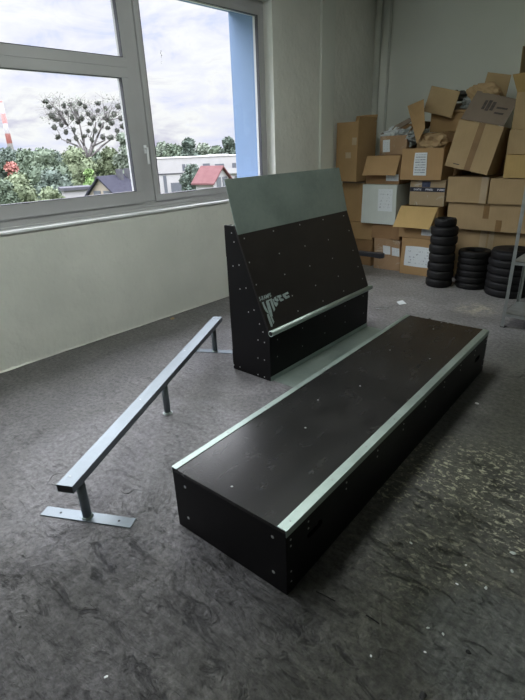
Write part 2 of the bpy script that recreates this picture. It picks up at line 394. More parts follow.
# ragged plaster lip where the wall meets the floor
b = MB(); n = 260; y0, y1 = FY+.02, 5.28
lo = []; hi = []
for i in range(n+1):
    y = y0+(y1-y0)*i/n
    w = .006+.016*max(0, noise.noise(V((y*3, 0, 0)))+.3)+.012*abs(noise.noise(V((y*17, 4, 0))))
    h = .008+.022*abs(noise.noise(V((y*9, 9, 0))))
    lo.append((WX+w, y, .004+.006*random.random())); hi.append((WX+.001, y, h))
vl = [b.bm.verts.new(p) for p in lo]; vh = [b.bm.verts.new(p) for p in hi]; vb = [b.bm.verts.new((WX+.001, p[1], .003)) for p in lo]
for i in range(n):
    b.bm.faces.new((vl[i], vl[i+1], vh[i+1], vh[i])); b.bm.faces.new((vb[i], vb[i+1], vl[i+1], vl[i]))
struct(b.build('baseboard_left', 'plaster_rough'))

# ------------------------------------------------------------------ glowing panels added above the frame to brighten the room
m_, nt_, b_ = newmat('fill_panel_glow'); b_.inputs['Base Color'].default_value = (.9, .9, .9, 1); b_.inputs['Emission Color'].default_value = (.93, 1.0, .95, 1); b_.inputs['Emission Strength'].default_value = FILL_GLOW; MAT['fill_glow'] = m_
for i, y in enumerate((-.6, 1.2, 2.9)):
    t_ = thing('added_fill_panel', 'long glowing fill panel added under the ceiling near the window side', 'fill panel', (-1.9, y, CZ-.06), 0, 'added fill panels')
    m = MB(); m.box((-.32, -.62, .02), (.32, .62, .06)); m.build('housing', 'pvc', t_)
    m = MB(); m.box((-.30, -.60, .0), (.30, .60, .02)); m.build('diffuser', 'fill_glow', t_)

# ------------------------------------------------------------------ windows
XI, XO = -3.90, -3.955      # inner and outer face of the frame
def window(name, y0, y1, muls, zbar=None, handle=None, sash_last=True):
    root = bpy.data.objects.new(name, None); C.objects.link(root); struct(root)
    root.location = (XI, y0, ZS)
    L = lambda x, y, z: (x-XI, y-y0, z-ZS)
    def bx(m, a, c, bv=.004): m.box(L(*a), L(*c), bv)
    f = MB()
    bx(f, (XO, y0, ZS+.015), (XI, y1, 1.115)); bx(f, (XI, y0, ZS+.015), (XI+.03, y1, 1.06)); bx(f, (XO, y0, 2.85), (XI, y1, ZT))
    bx(f, (XO, y0, 1.115), (XI, y0+.06, 2.85)); bx(f, (XO, y1-.06, 1.115), (XI, y1, 2.85))
    for (a, c) in muls: bx(f, (XO, a+.045, 1.115), (XI-.003, c-.045, 2.85))
    f.build('window_frame', 'pvc', root)
    cells = []
    e = [y0+.06]+[q for (a, c) in muls for q in (a+.045, c-.045)]+[y1-.06]
    for k in range(0, len(e), 2): cells.append((e[k], e[k+1]))
    for k, (a, c) in enumerate(cells):
        split = zbar and k < len(cells)-1
        zz = [(1.115, 2.85, False)] if not split else [(1.115, zbar[0]+.075, True), (zbar[0]+.075, 2.85, True)]
        for (z0, z1, sp) in zz:
            s = MB(); t = .052; tl, tr = (t, t) if not sp else (t, .075 if z0 < 1.2 else .037); tb = .055 if not sp else .105 if z0 < 1.2 else .075; tt = .05 if not (sp and z0 < 1.2) else .075
            gb, gt = z0+tb, z1-tt
            bx(s, (XO, a, z0), (XI+.018, c, gb)); bx(s, (XO, a, gt), (XI+.018, c, z1))
            bx(s, (XO, a, gb), (XI+.018, a+tl, gt)); bx(s, (XO, c-tr, gb), (XI+.018, c, gt))
            so = s.build('sash', 'pvc', root)
            g = MB()
            for (p, q) in (((a+tl, gb), (c-tr, gb+.004)), ((a+tl, gt-.004), (c-tr, gt)), ((a+tl, gb), (a+tl+.004, gt)), ((c-tr-.004, gb), (c-tr, gt))):
                bx(g, (XI-.02, p[0], p[1]), (XI+.0195, q[0], q[1]), 0)
            g.build('gasket', 'gasket', root)
            g = MB(); bx(g, (XI-.032, a+tl-.004, gb-.004), (XI-.028, c-tr+.004, gt+.004), 0); g.build('pane', 'glass', root)
    if handle:
        hy = handle
        h = MB(); h.box(L(XI+.018, hy-.014, 1.535), L(XI+.028, hy+.014, 1.605), .003)
        h.tube(L(XI+.028, hy, 1.575), L(XI+.055, hy, 1.575), .009, 12)
        h.box(L(XI+.048, hy-.010, 1.445), L(XI+.062, hy+.010, 1.585), .004); h.build('handle', 'sill', root)
    s = MB(); bx(s, (XI-.01, y0, ZS-.004), (WX+.014, y1, ZS+.015), .003); s.build('window_sill', 'sill', root)
    return root
w1 = window('window_1', W1[0], W1[1], [(.42, .64), (2.64, 2.86)], (2.127, 2.278), 2.755)
# a smudge on the glass of the right-hand sash
g = MB()
for (px, py, r) in ((161, 51, .004), (160.6, 53, .004), (161.6, 55.3, .0045), (161.2, 57, .003), (161.6, 59, .0015), (161.4, 61.5, .002), (161.2, 63.3, .0025)):
    p = hit(px, py, (XI-.027, 0, 0), (1, 0, 0)); g.sphere(p-w1.location, r, 1, (.15, 1, 1.6))
g.build('smudge', 'gasket', w1)
# lit skylight sampling portals in the openings (no light of their own)
for (y0, y1) in (W1,):
    l = bpy.data.lights.new('portal', 'AREA'); l.shape = 'RECTANGLE'; l.size = y1-y0; l.size_y = ZT-ZS; l.cycles.is_portal = True
    o = bpy.data.objects.new('daylight_portal', l); C.objects.link(o)
    o.location = (WX-.62, (y0+y1)/2, (ZS+ZT)/2)
    o.rotation_euler = Matrix(((0, 0, -1), (1, 0, 0), (0, -1, 0))).to_euler()

# ------------------------------------------------------------------ screws
def screw(parent, p, n, r=.006, name='screw', mat='screw'):
    n = V(n).normalized(); b = MB(); b.tube(V(p)-n*.001, V(p)+n*.0015, r, 10, r*.7); return b.build(name, mat, parent)
def local(o_loc, ang, p):
    d = V(p)-V(o_loc); c, s = math.cos(ang), math.sin(ang)
    return V((d.x*c+d.y*s, -d.x*s+d.y*c, d.z))

# ------------------------------------------------------------------ low skate box
bx0, by0, bt, BL, BW, BH = -0.813, 0.967, 1.610, 2.371, 0.605, 0.313
O = V((bx0, by0, 0)); e1 = V((math.cos(bt), math.sin(bt), 0)); e2 = V((-e1.y, e1.x, 0))
BX = thing('skate_box', 'long low black skate box with steel edges in the middle of the floor', 'skate obstacle', O, bt)
def oval(cx, cz, hl, r, y, k=6):
    pts = []
    for i in range(k+1): t = -PI/2+PI*i/k; pts.append((cx+hl+r*math.cos(t), y, cz+r*math.sin(t)))
    for i in range(k+1): t = PI/2+PI*i/k; pts.append((cx-hl+r*math.cos(t), y, cz+r*math.sin(t)))
    return pts
T = .015
for yy, d in ((0, T), (BW-T, T)):
    m = MB(); m.plate([(T, yy, 0), (BL-T, yy, 0), (BL-T, yy, BH-T), (T, yy, BH-T)], [oval(.185, .185, .035, .017, yy), oval(BL-.19, .165, .035, .017, yy)], (0, d, 0))
    m.build('side_board', 'board', BX)
for xx in (0, BL-T):
    m = MB(); m.box((xx, 0, 0), (xx+T, BW, BH-T), .001); m.build('end_board', 'board', BX)
m = MB(); m.box((0, 0, BH-T), (BL*.52-.0003, BW, BH)); m.build('top_deck', 'deck', BX)
m = MB(); m.box((BL*.52+.0003, 0, BH-T), (BL, BW, BH)); m.build('top_deck', 'deck', BX)
for k in range(1, 4):       # inner ribs carry the deck
    m = MB(); m.box((BL*k/4-.02, T, 0.0), (BL*k/4+.02, BW-T, BH-T)); m.build('rib', 'board', BX)
TW = .041
for s_ in (0, 1):
    y = -.003 if s_ == 0 else BW+.003; q = TW if s_ == 0 else -TW*.75; t = .003 if s_ == 0 else -.003
    m = MB(); m.prism([(0, y, BH+.003), (0, y+q, BH+.003), (0, y+q, BH), (0, y+t, BH), (0, y+t, BH-.028), (0, y, BH-.028)], (BL, 0, 0)); m.build('edge_trim', 'galv', BX)
    for k in range(9):
        x = .05+(BL-.1)*k/8
        screw(BX, (x, y+q*.5, BH+.003), (0, 0, 1), .005, mat='shelf')
for (px, py) in ((232, 486.5), (305.4, 427.8), (360, 386), (441.4, 322.4), (433.4, 329), (429.8, 358.7), (318, 400), (390, 350)):
    p = local(O, bt, hit(px, py, (0, 0, BH), (0, 0, 1))); screw(BX, p, (0, 0, 1))
for (px, py) in ((185, 487), (188.5, 518), (272.5, 537), (273.5, 572)):
    p = local(O, bt, hit(px, py, O, e1)); p.x = 0; screw(BX, p, (-1, 0, 0), .008)
for x in (.028, .14, .42, .70, .98, 1.26, 1.54, 1.82, 2.10, BL-.028):
    for z in ((.255, .225, .10, .05) if x < .05 or x > 2.3 else (.255, .222)):
        screw(BX, (x, 0, z), (0, -1, 0), .0055)

# ------------------------------------------------------------------ wall ramp
rx, ry, ra, RL, RD, RH = -2.012, 2.264, 1.592, 1.385, 0.369, 0.368
PD, PH, SA, SHH, STOP = .249, 1.018, .091, .349, 1.074
O2 = V((rx, ry, 0)); f1 = V((math.cos(ra), math.sin(ra), 0)); f2 = V((-f1.y, f1.x, 0))
RP = thing('skate_ramp', 'tall black wall ramp with a steep face and grey metal sheet on top', 'skate ramp', O2, ra)
k = PD/(PH-RH); vt = k*(STOP-RH); nv = V((0, -(PH-RH), PD)).normalized()   # outward normal of the steep face
off = -nv*T
for xx in (0, RL-T):
    m = MB(); m.prism([(xx, 0, .0), (xx, 0, RH-.01), (xx, vt+off.y, STOP), (xx, RD, STOP), (xx, RD, 0)], (T, 0, 0)); m.build('side_board', 'board', RP)
m = MB(); m.box((T, 0, 0), (RL-T, T, RH-.005), .001); m.build('front_board', 'board', RP)
m = MB(); pb = V((0, 0, RH)); ptop = V((0, k*(STOP-RH), STOP))
m.prism([pb, ptop, ptop+off, pb+off], (RL, 0, 0)); m.build('face_panel', 'face', RP)
m = MB(); s0 = V((0, PD, PH))+nv*.001; s1 = V((0, PD+SA, PH+SHH)); sb = s0
m.prism([s0, s1, s1+V((0, .003, 0)), V((0, vt, STOP))+nv*.001+V((0, .001, 0)), s0+V((0, .0012, 0.001))], (RL, 0, 0)); m.build('metal_sheet', 'sheet', RP)
m = MB(); m.tube((-.004, -.014, RH+.002), (RL+.012, -.014, RH+.002), .020, 24, inner=.0165); m.build('coping_pipe', 'galv', RP)
for xx in (-.003, RL+.007):
    m = MB(); m.tube((xx, -.014, RH+.002), (xx+.004, -.014, RH+.002), .0164, 16); m.build('pipe_shade_disc', 'dark', RP)  # dark disc stands in for the shade inside the open pipe end
m = MB(); m.box((0, -.003, 0), (RL, 0, .034)); m.build('kick_strip', 'galv', RP)
m = MB(); m.box((.02, -.30, .0005), (RL+.0, -.003, .003)); m.build('landing_sheet', 'sheet', RP)
for z0, z1 in ((.0, .10), (.92, 1.06)):
    m = MB(); m.box((T, RD-T, z0), (RL-T, RD, z1)); m.build('back_rail', 'board', RP)
m = MB(); m.box((T, .14, .46), (RL-T, .155, .60)); m.build('back_rail', 'board', RP)
for z0, z1 in ((0.05, .16), (.86, 1.07)):
    m = MB(); m.box((.0, RD, z0), (.07, RD+.003, z1)); m.build('cleat', 'board', RP)
for (px, py) in ((231.5, 233), (234, 242), (233, 266), (239, 265), (240, 289), (246, 288), (248.5, 312), (254, 310), (259.5, 324), (263, 332), (258, 340), (264.5, 342.5), (258, 358), (264.5, 360), (258, 374.5), (264.5, 377), (234, 365), (240, 367)):
    p = local(O2, ra, hit(px, py, O2, f1)); p.x = 0; screw(RP, p, (-1, 0, 0), .006)
PN = (f2*nv.y+V((0, 0, nv.z))); PP = O2+V((0, 0, RH))
def face(px, py): return local(O2, ra, hit(px, py, PP, PN))
for (px, py) in ((273.4, 231), (299.8, 224.7), (323, 219.6), (244.3, 238.4), (343.7, 215.8), (249.4, 262.4), (279.3, 253.5), (305, 246), (328.3, 239.8), (349, 230.6), (256.3, 284.7), (284.7, 274.4), (309.8, 265.9), (332.4, 258.3), (353, 250.4), (292.3, 295.7), (315.6, 285.4), (338.2, 276.2), (298, 311), (323, 301), (343.7, 291), (358, 266.6), (362.5, 278.6)):
    screw(RP, face(px, py), nv, .006)
for (px, py) in ((277.5, 339.6), (277.5, 356.5), (302.5, 328), (302.5, 346), (324.8, 333), (325, 316), (345, 306), (363, 296), (363.3, 313), (345, 322)):
    p = local(O2, ra, hit(px, py, O2, f2)); p.y = 0; screw(RP, p, (0, -1, 0), .005)
# printed logo: a small word over an angular emblem
def lg(pts): return [face(252+x/11.93, 285+y/11.94)+nv*.0004 for x, y in pts]
shapes = [
 [(118, 208), (138, 200), (150, 240), (205, 345), (180, 330), (160, 310), (140, 270)],
 [(165, 190), (235, 160), (245, 200), (275, 290), (262, 320), (235, 250), (215, 185), (200, 195), (232, 300), (248, 380), (235, 365), (215, 320), (190, 240)],
 [(165, 200), (180, 195), (222, 330), (262, 440), (255, 465), (222, 385), (195, 310)],
 [(178, 345), (200, 345), (245, 470), (242, 500), (225, 495), (205, 440), (185, 380)],
 [(225, 380), (245, 395), (265, 440), (256, 465), (238, 430)],
 [(242, 170), (262, 163), (270, 205), (310, 210), (308, 232), (290, 262), (276, 250), (262, 225)],
 [(262, 150), (285, 138), (290, 165), (308, 160), (318, 190), (300, 200), (272, 185)],
 [(292, 132), (345, 115), (352, 140), (330, 158), (375, 165), (378, 182), (340, 198), (322, 175), (318, 150), (298, 150)],
 [(362, 112), (428, 80), (436, 105), (400, 118), (412, 135), (440, 122), (450, 145), (405, 168), (380, 150), (366, 130)],
]
lgo = MB()
for sh in shapes:
    lgo.prism(lg(sh), nv*.0006)
lgo.build('logo', 'logo', RP)
tc = bpy.data.curves.new('t', 'FONT'); tc.body = 'S-RAMPS'; tc.size = 1; tc.offset = .02; to = bpy.data.objects.new('t', tc)
dg = bpy.context.evaluated_depsgraph_get(); tm = bpy.data.meshes.new_from_object(to); bpy.data.objects.remove(to)
xs = [v.co.x for v in tm.vertices]; ys = [v.co.y for v in tm.vertices]; x0, x1, yy0, yy1 = min(xs), max(xs), min(ys), max(ys)
A, B_, D_ = lg([(92, 195)])[0], lg([(232, 142)])[0], lg([(80, 145)])[0]
for v in tm.vertices:
    v.co = A+(B_-A)*((v.co.x-x0)/(x1-x0))+(D_-A)*((v.co.y-yy0)/(yy1-yy0))
tm.materials.append(MAT['logo']); to = bpy.data.objects.new('logo_lettering', tm); C.objects.link(to); to.parent = RP

# ------------------------------------------------------------------ grind rail
qx, qy, qa, QL = -1.735, .611, 2.083, 2.175; QZ = .262; QW = .078; QH = .038
O3 = V((qx, qy, 0))
RR = thing('grind_rail', 'long straight zinc plated grind rail standing on three short legs', 'grind rail', O3, qa)
m = MB()
o_ = [(0, -QW/2, QZ-QH), (0, QW/2, QZ-QH), (0, QW/2, QZ), (0, -QW/2, QZ)]; w = .003
i_ = [(0, -QW/2+w, QZ-QH+w), (0, QW/2-w, QZ-QH+w), (0, QW/2-w, QZ-w), (0, -QW/2+w, QZ-w)]
va = [[m.bm.verts.new((x, p[1], p[2])) for p in lp] for x in (0, QL) for lp in (o_, i_)]
for i in range(4):
    j = (i+1) % 4
    m.bm.faces.new((va[0][i], va[0][j], va[2][j], va[2][i])); m.bm.faces.new((va[1][i], va[3][i], va[3][j], va[1][j]))
    m.bm.faces.new((va[0][i], va[1][i], va[1][j], va[0][j])); m.bm.faces.new((va[2][i], va[2][j], va[3][j], va[3][i]))
bmesh.ops.bevel(m.bm, geom=[e for e in m.bm.edges if abs((e.verts[0].co-e.verts[1].co).x) > 1], offset=.001, segments=2, affect='EDGES')
m.build('rail_tube', 'rail', RR)
for x0, x1 in ((.001, .006), (QL-.006, QL-.001)):
    m = MB(); m.box((x0, -QW/2+w, QZ-QH+w), (x1, QW/2-w, QZ-w)); m.build('end_cap', 'blackplastic', RR)
for i, x in enumerate((.097, 1.04, 2.043)):
    m = MB(); m.tube((x, 0, .004), (x, 0, QZ-QH), .021, 22); m.build('leg', 'rail', RR)
    m = MB(); m.tube((x, 0, .006), (x, 0, .014), .027, 22, .022); m.build('weld_collar', 'galv', RR)
    if i != 1:
        m = MB(); m.box((x-.030, -.231, 0), (x+.030, .231, .006), .0015); m.build('base_plate', 'rail', RR)
        for y in (-.16, .14):
            m = MB(); m.tube((x, y, .0055), (x, y, .0066), .006, 12); m.build('bolt_hole', 'dark', RR)
    else:
        m = MB(); m.tube((x, 0, 0), (x, 0, .006), .032, 22); m.build('foot_ring', 'shelf', RR)
for x in (.06, .75, 1.45, 2.1):
    m = MB(); m.tube((x, .012, QZ-.0005), (x, .012, QZ+.0012), .006, 12, .004); m.build('weld_spot', 'shelf', RR)

# ------------------------------------------------------------------ cardboard boxes
def wob(o, amp, seed, sc_=4):
    for v in o.data.vertices:
        p = v.co
        q = V((p.x*sc_+seed*3.1, p.y*sc_, p.z*sc_+seed))
        d = V((noise.noise(q), noise.noise(q+V((7, 3, 1))), noise.noise(q+V((1, 9, 5)))*.6))
        keep = 1 if p.z > .012 else 0
        v.co = p+d*amp*keep
NB = [0]
def carton(label, x0, x1, yf, depth, z0, z1, mat='card', yaw=0, pitch=0, rollz=0, flaps=(), open_=False, tape=None, labels=(), wobble=.006, flap_mat=None, name='cardboard_box', group=None, lidgap=True, inside=None):
    """front face x0..x1 at y=yf; flaps: (side, length, angle) hinged on the top rim, angle 0 = flat outwards, 90 = straight up"""
    NB[0] += 1; sd = NB[0]
    w, d, h = x1-x0, depth, z1-z0
    root = thing(name, label, 'box', ((x0+x1)/2, yf, z0), 0, group)
    root.rotation_euler = (pitch, rollz, yaw)
    X0, X1 = -w/2, w/2; t = .005
    m = MB()
    if not open_:
        m.box((X0, 0, 0), (X1, d, h), .004)
    else:
        m.box((X0, 0, 0), (X1, d, t)); m.box((X0, 0, t), (X1, t, h)); m.box((X0, d-t, t), (X1, d, h)); m.box((X0, t, t), (X0+t, d-t, h)); m.box((X1-t, t, t), (X1, d-t, h))
    bmesh.ops.subdivide_edges(m.bm, edges=[e for e in m.bm.edges if e.calc_length() > .1], cuts=4, use_grid_fill=True)
    bd = m.build('body', mat, root); wob(bd, wobble, sd)
    if not open_:
        m = MB(); m.box((X0+.006, d/2-.0015, h+.0002), (X1-.006, d/2+.0015, h+.0014)); m.build('seam', 'card_dark', root); wob(m_last(), wobble, sd)
    for fl in flaps:
        side, ln, ang = fl[:3]; a = math.radians(ang); fm = fl[3] if len(fl) > 3 else (flap_mat or mat)
        ca, sa = math.cos(a), math.sin(a)
        def P(al, out, th):     # along, outwards length, thickness
            o_ = out*ca-th*sa; z_ = h+out*sa+th*ca
            return {'F': (al, -o_, z_), 'B': (al, d+o_, z_), 'L': (X0-o_, al, z_), 'R': (X1+o_, al, z_)}[side]
        a0, a1 = (X0+.004, X1-.004) if side in 'FB' else (.004, d-.004)
        sk = fl[4] if len(fl) > 4 else 0
        m = MB(); n_ = 4
        gr = [[[None]*2 for _ in range(n_+1)] for _ in range(n_+1)]
        for i in range(n_+1):
            for j in range(n_+1):
                u = i/n_; q = j/n_
                al = a0+(a1-a0)*u+(sk*q)
                bend = .012*math.sin(u*PI)*q
                for kk, th in enumerate((0, t)): gr[i][j][kk] = m.bm.verts.new(P(al, ln*q, th+bend))
        for i in range(n_):
            for j in range(n_):
                m.bm.faces.new([gr[i][j][1], gr[i+1][j][1], gr[i+1][j+1][1], gr[i][j+1][1]])
                m.bm.faces.new([gr[i][j][0], gr[i][j+1][0], gr[i+1][j+1][0], gr[i+1][j][0]])
        for i in range(n_):
            for j in (0, n_):
                m.bm.faces.new([gr[i][j][0], gr[i+1][j][0], gr[i+1][j][1], gr[i][j][1]]); m.bm.faces.new([gr[j][i][0], gr[j][i+1][0], gr[j][i+1][1], gr[j][i][1]])
        m.build('flap', fm, root)
    for tp in (tape or ()):
        u0, u1, v0, v1, tm_ = tp
        m = MB(); m.box((X0+u0*w, -.0022, v0*h), (X0+u1*w, -.0008-.0, v1*h))
        bmesh.ops.subdivide_edges(m.bm, edges=[e for e in m.bm.edges if e.calc_length() > .05], cuts=4, use_grid_fill=True)
        o = m.build('tape', tm_, root); wob(o, wobble, sd)
    for lb in labels:
        u0, u1, v0, v1 = lb[:4]; lm = lb[4] if len(lb) > 4 else 'label'
        m = MB(); m.box((X0+u0*w, -.0034, v0*h), (X0+u1*w, -.0016, v1*h))
        bmesh.ops.subdivide_edges(m.bm, edges=[e for e in m.bm.edges if e.calc_length() > .05], cuts=4, use_grid_fill=True)
        o = m.build('paper_label', lm, root); wob(o, wobble, sd)
    return root
def m_last(): return C.objects[-1]
def crumple(name, c, size, mat, parent=None, seed=1, sub=4, amp=.5, freq=3):
    m = MB(); m.sphere((0, 0, 0), 1, sub)
    for v in m.bm.verts:
        p = v.co.copy(); n_ = noise.noise(p*freq+V((seed, seed*2, 0))); r = abs(noise.noise(p*freq*2.3+V((0, seed, 5))))
        v.co = V((p.x*size[0], p.y*size[1], p.z*size[2]))*(1+amp*n_-amp*r)
    bmesh.ops.translate(m.bm, vec=V(c), verts=m.bm.verts[:])
    return m.build(name, mat, parent, nrm=True)

YF = 5.62
def D(d): return math.radians(d)
carton('low brown box on the floor behind the ramp, carrying a black bar', -3.52, -3.14, 4.98, .34, 0, .265, 'card_dark', 0)
m = MB(); m.box((-.46, -.03, 0), (.46, .03, .055), .004); m.box((.36, -.034, -.004), (.44, .034, .059), .003)
o = m.build('black_bar', 'blackplastic'); o.location = (-3.17, 5.15, .2705); o.rotation_euler = (0, 0, D(1)); tag(o, 'black bar lying level behind the right edge of the ramp', 'bar')
# left column, from the floor up
carton('crushed brown box on the floor at the left end of pile, half behind ramp', -3.56, -3.19, 5.74, .42, 0, .345, 'card_dark', D(-3), wobble=.02)
carton('brown box with an open sagging lower edge, second from floor at left end', -3.60, -3.19, 5.71, .42, .352, .575, 'card', D(6), wobble=.02, labels=())
carton('narrow upright brown box with its top rim showing, under the tallest brown box', -3.68, -3.35, 5.72, .40, .582, 1.09, 'card', D(2), wobble=.010, tape=((.0, 1, .96, 1.0, 'card_grey'),))
carton('tall plain brown box turned with two sides showing, at the left end', -3.73, -3.38, 5.60, .36, 1.10, 1.80, 'card', D(-8), open_=True, flaps=(('B', .08, 75), ('R', .05, 80)), tape=((.45, .7, .40, .50, 'tape_clear'), (.75, .95, .62, .74, 'tape_clear')), wobble=.008)
# second column
carton('battered brown box with two white labels standing on the floor', -3.11, -2.74, 5.66, .45, 0, .395, 'card_torn', D(2), wobble=.022, labels=((.32, .60, .50, .78, 'white_paper'), (.66, .98, .48, .76, 'label_sparse')))
carton('plain brown box lying on the battered box, under the white box', -3.17, -2.77, 5.66, .42, .400, .580, 'card_dark', D(1), wobble=.012)
carton('white box with a printed paper, the only white one', -3.31, -2.83, 5.62, .46, .587, 1.065, 'white_card', D(1.5), wobble=.010, labels=((.48, .90, .34, .90, 'label_sparse'),))
carton('open brown box on the white box with one wide flap hanging forward', -3.29, -2.83, 5.66, .42, 1.07, 1.40, 'card_dark', D(0), open_=True, flaps=(('F', .245, -66, 'card'),), labels=((.62, .98, .12, .36, 'label_sparse'),), wobble=.006)
# torn box full of wrapping
t9 = carton('small torn open box stuffed with grey plastic wrapping, beside the tall brown box', -3.17, -2.80, 5.74, .42, 1.408, 1.62, 'card_torn', D(-4), open_=True, wobble=.02, labels=((.12, .40, .15, .8, 'label_sparse'),), flaps=(('B', .14, 70, 'card_dark'), ('R', .16, 60, 'card_dark')))
o = crumple('plastic_wrapping', (.17, .13, .20), (.17, .14, .11), 'plastic_grey', t9, 3)
o = crumple('paper_wad', (.02, .08, .26), (.15, .05, .06), 'white_paper', t9, 5)
o.rotation_euler = (0, D(-25), 0)
# third column
carton('box on the floor with a big white sheet and torn white wrap on its front', -2.70, -2.16, 5.60, .48, 0, .455, 'card', D(2), wobble=.012, labels=((.10, .94, .24, .78, 'label_sparse'),), tape=((.02, .98, .78, .96, 'white_paper'), ) [:0])
carton('open brown box behind the top of the tyre column with a flap folded forward', -2.75, -2.28, 5.60, .45, .46, .83, 'card', D(1), open_=True, flaps=(('F', .27, -62, 'card_yellow', -.03),), labels=((.62, 1.0, .10, .42, 'label_sparse'),), wobble=.006)
t11 = carton('box bound with black printed tape, below the box with the tall label', -2.68, -2.25, 5.66, .42, .835, 1.125, 'card_peel', D(0), tape=((0, 1, .55, .72, 'tape_black'), (.34, .58, .73, .95, 'navy')), wobble=.004)
l10 = carton('brown box with a tall white printed label in the middle of the pile', -2.79, -2.29, 5.60, .34, 1.13, 1.475, 'card', D(1), open_=True, labels=((.33, .63, .14, .86),), wobble=.008, flaps=(('R', .06, 60),))
crumple('kraft_paper', (.05, .15, .40), (.19, .12, .11), 'kraft', l10, 9, 3, .5, 2)
m = MB(); P_ = [hit(px, py, (0, 5.58+k_, 0), (0, 1, 0)) for px, py, k_ in ((408, 106, .30), (424, 99, .22), (425, 128, .02), (417, 144, .02))]
c_ = V(((-2.79-2.29)/2, 5.60, 1.13)); m.prism([p-c_ for p in P_], (0, .005, 0)); m.build('flap', 'card', l10)
m = MB(); P_ = [hit(px, py, (0, 5.80, 0), (0, 1, 0)) for px, py in ((379, 134), (409, 118), (412, 121), (384, 138))]
c_ = V(((-3.17-2.80)/2, 5.74, 1.408)); m.prism([p-c_ for p in P_], (0, .02, 0)); m.build('flap', 'card_grey', t9)
# boxes stacked on top
b16 = carton('upper box with a square grey-brown flap hanging over its front, near the wall', -2.64, -2.25, 5.99, .40, 1.64, 1.86, 'card', D(5), open_=True, flaps=(('F', .03, -70), ('B', .10, 60, 'card_grey'), ('R', .10, 30, 'card_dark')), wobble=.008)
m = MB(); m.box((-.31, -.10, .15), (.03, -.094, .42), .002)
o = m.build('flap', 'card_pale', b16); o.rotation_euler = (D(0), D(15), D(0)); wob(o, .006, 3)
crumple('dark_wrapping', (-.02, .20, .38), (.19, .10, .06), 'plastic_dark', b16, 12)
o = crumple('plastic_wrapping', (.24, .10, .28), (.12, .10, .10), 'plastic_grey', b16, 14)
# a box under it
carton('brown box mostly hidden under the upper box and behind the brown paper', -2.66, -2.20, 5.97, .42, 1.13, 1.635, 'card_dark', 0)
# big flat boxes behind the tyres
g = 'large plain boxes behind the tyres'
carton('large plain box standing on the floor behind the two lower tyre columns', -2.12, -1.15, 5.80, .80, 0, .285, 'card_pale', 0, wobble=.004)
carton('large plain box just above the tyre tops, with a wide tape at its middle', -2.12, -1.15, 5.78, .80, .287, .588, 'card_pale', 0, wobble=.004, tape=((.30, .38, .3, 1, 'tape_clear'), (.40, .46, .0, 1, 'tape_clear')))
carton('wide plain box in the middle row behind the shelf leg, two tapes on it', -2.21, -1.15, 5.70, .80, .590, .888, 'card_pale', 0, wobble=.004, tape=((.38, .44, .45, 1, 'tape_brown'), (.52, .58, 0, .42, 'tape_brown')))
carton('plain box under the tilted box, left one of the third row', -2.23, -1.78, 5.66, .80, .890, 1.165, 'card_pale', 0, wobble=.006, tape=((.82, .98, .0, 1, 'tape_clear'),))
carton('plain box in the third row directly behind the shelf leg', -1.765, -1.15, 5.66, .80, .890, 1.155, 'card_pale', D(0), wobble=.006)
# tilted box
tb = carton('big tilted tan box leaning left with a strip of brown tape down its face', -2.25, -1.78, 5.56, .42, 1.24, 1.71, 'card_pale', D(1), D(-3), D(12), open_=True, tape=((.46, .60, .0, 1, 'tape_brown'),), wobble=.004)
m = MB(); m.prism([(-.225, 0, .475), (.225, 0, .475), (.235, .15, .73), (-.20, .15, .76)], (0, .005, .002)); o = m.build('flap', 'card_grey', tb)
m = MB()
def fp(x, t): return V((x, .15*t-.0035, .475+.265*t+.002))
for (xa, xb, ta, tb_) in ((-.075, -.045, .45, .78), (-.035, .0, .42, .80), (.01, .045, .45, .76), (.07, .18, .55, .61), (.07, .165, .36, .42)):
    m.prism([fp(xa, ta), fp(xb, ta), fp(xb+.004, tb_), fp(xa+.004, tb_)], (0, -.0012, .0008))
m.build('printed_mark', 'ink', tb)
m = MB(); m.prism([(-.22, .40, .475), (.06, .40, .475), (.0, .42, .96), (-.25, .42, .96)], (0, .005, 0)); m.build('flap', 'card_pale', tb)
m = MB(); m.prism([(.05, -.0015, .045), (-.02, -.0015, .045), (-.02, -.0015, .036), (.05, -.0015, .036)], (0, -.001, 0)); m.bm.transform(Matrix.Translation((-.13, 0, 0))); m.build('printed_mark', 'ink', tb)
crumple('kraft_paper', (-.14, .24, .74), (.19, .10, .11), 'kraft', tb, 21, 4, .3, 2.2)
# hidden box that carries the tilted one at its right
carton('plain box behind the tilted box, between it and the wall', -2.15, -1.70, 6.13, .40, 1.17, 1.60, 'card', 0)
# right column
carton('plain box at the right edge of the photo, lowest of the upper right column', -1.64, -1.14, 5.64, .48, 1.158, 1.385, 'card_yellow', 0, wobble=.006)
carton('plain tan box at the right edge, second of the upper right column', -1.65, -1.14, 5.66, .46, 1.388, 1.62, 'card_pale', 0, wobble=.006)
carton('open box at the top right corner with a tall back flap', -1.65, -1.16, 5.70, .42, 1.623, 1.96, 'card_pale', 0, open_=True, flaps=(('F', .20, 48, 'card_yellow', -.03), ('L', .40, 88, 'card_pale')), wobble=.005, tape=((.28, .42, 0, .8, 'tape_clear'),))

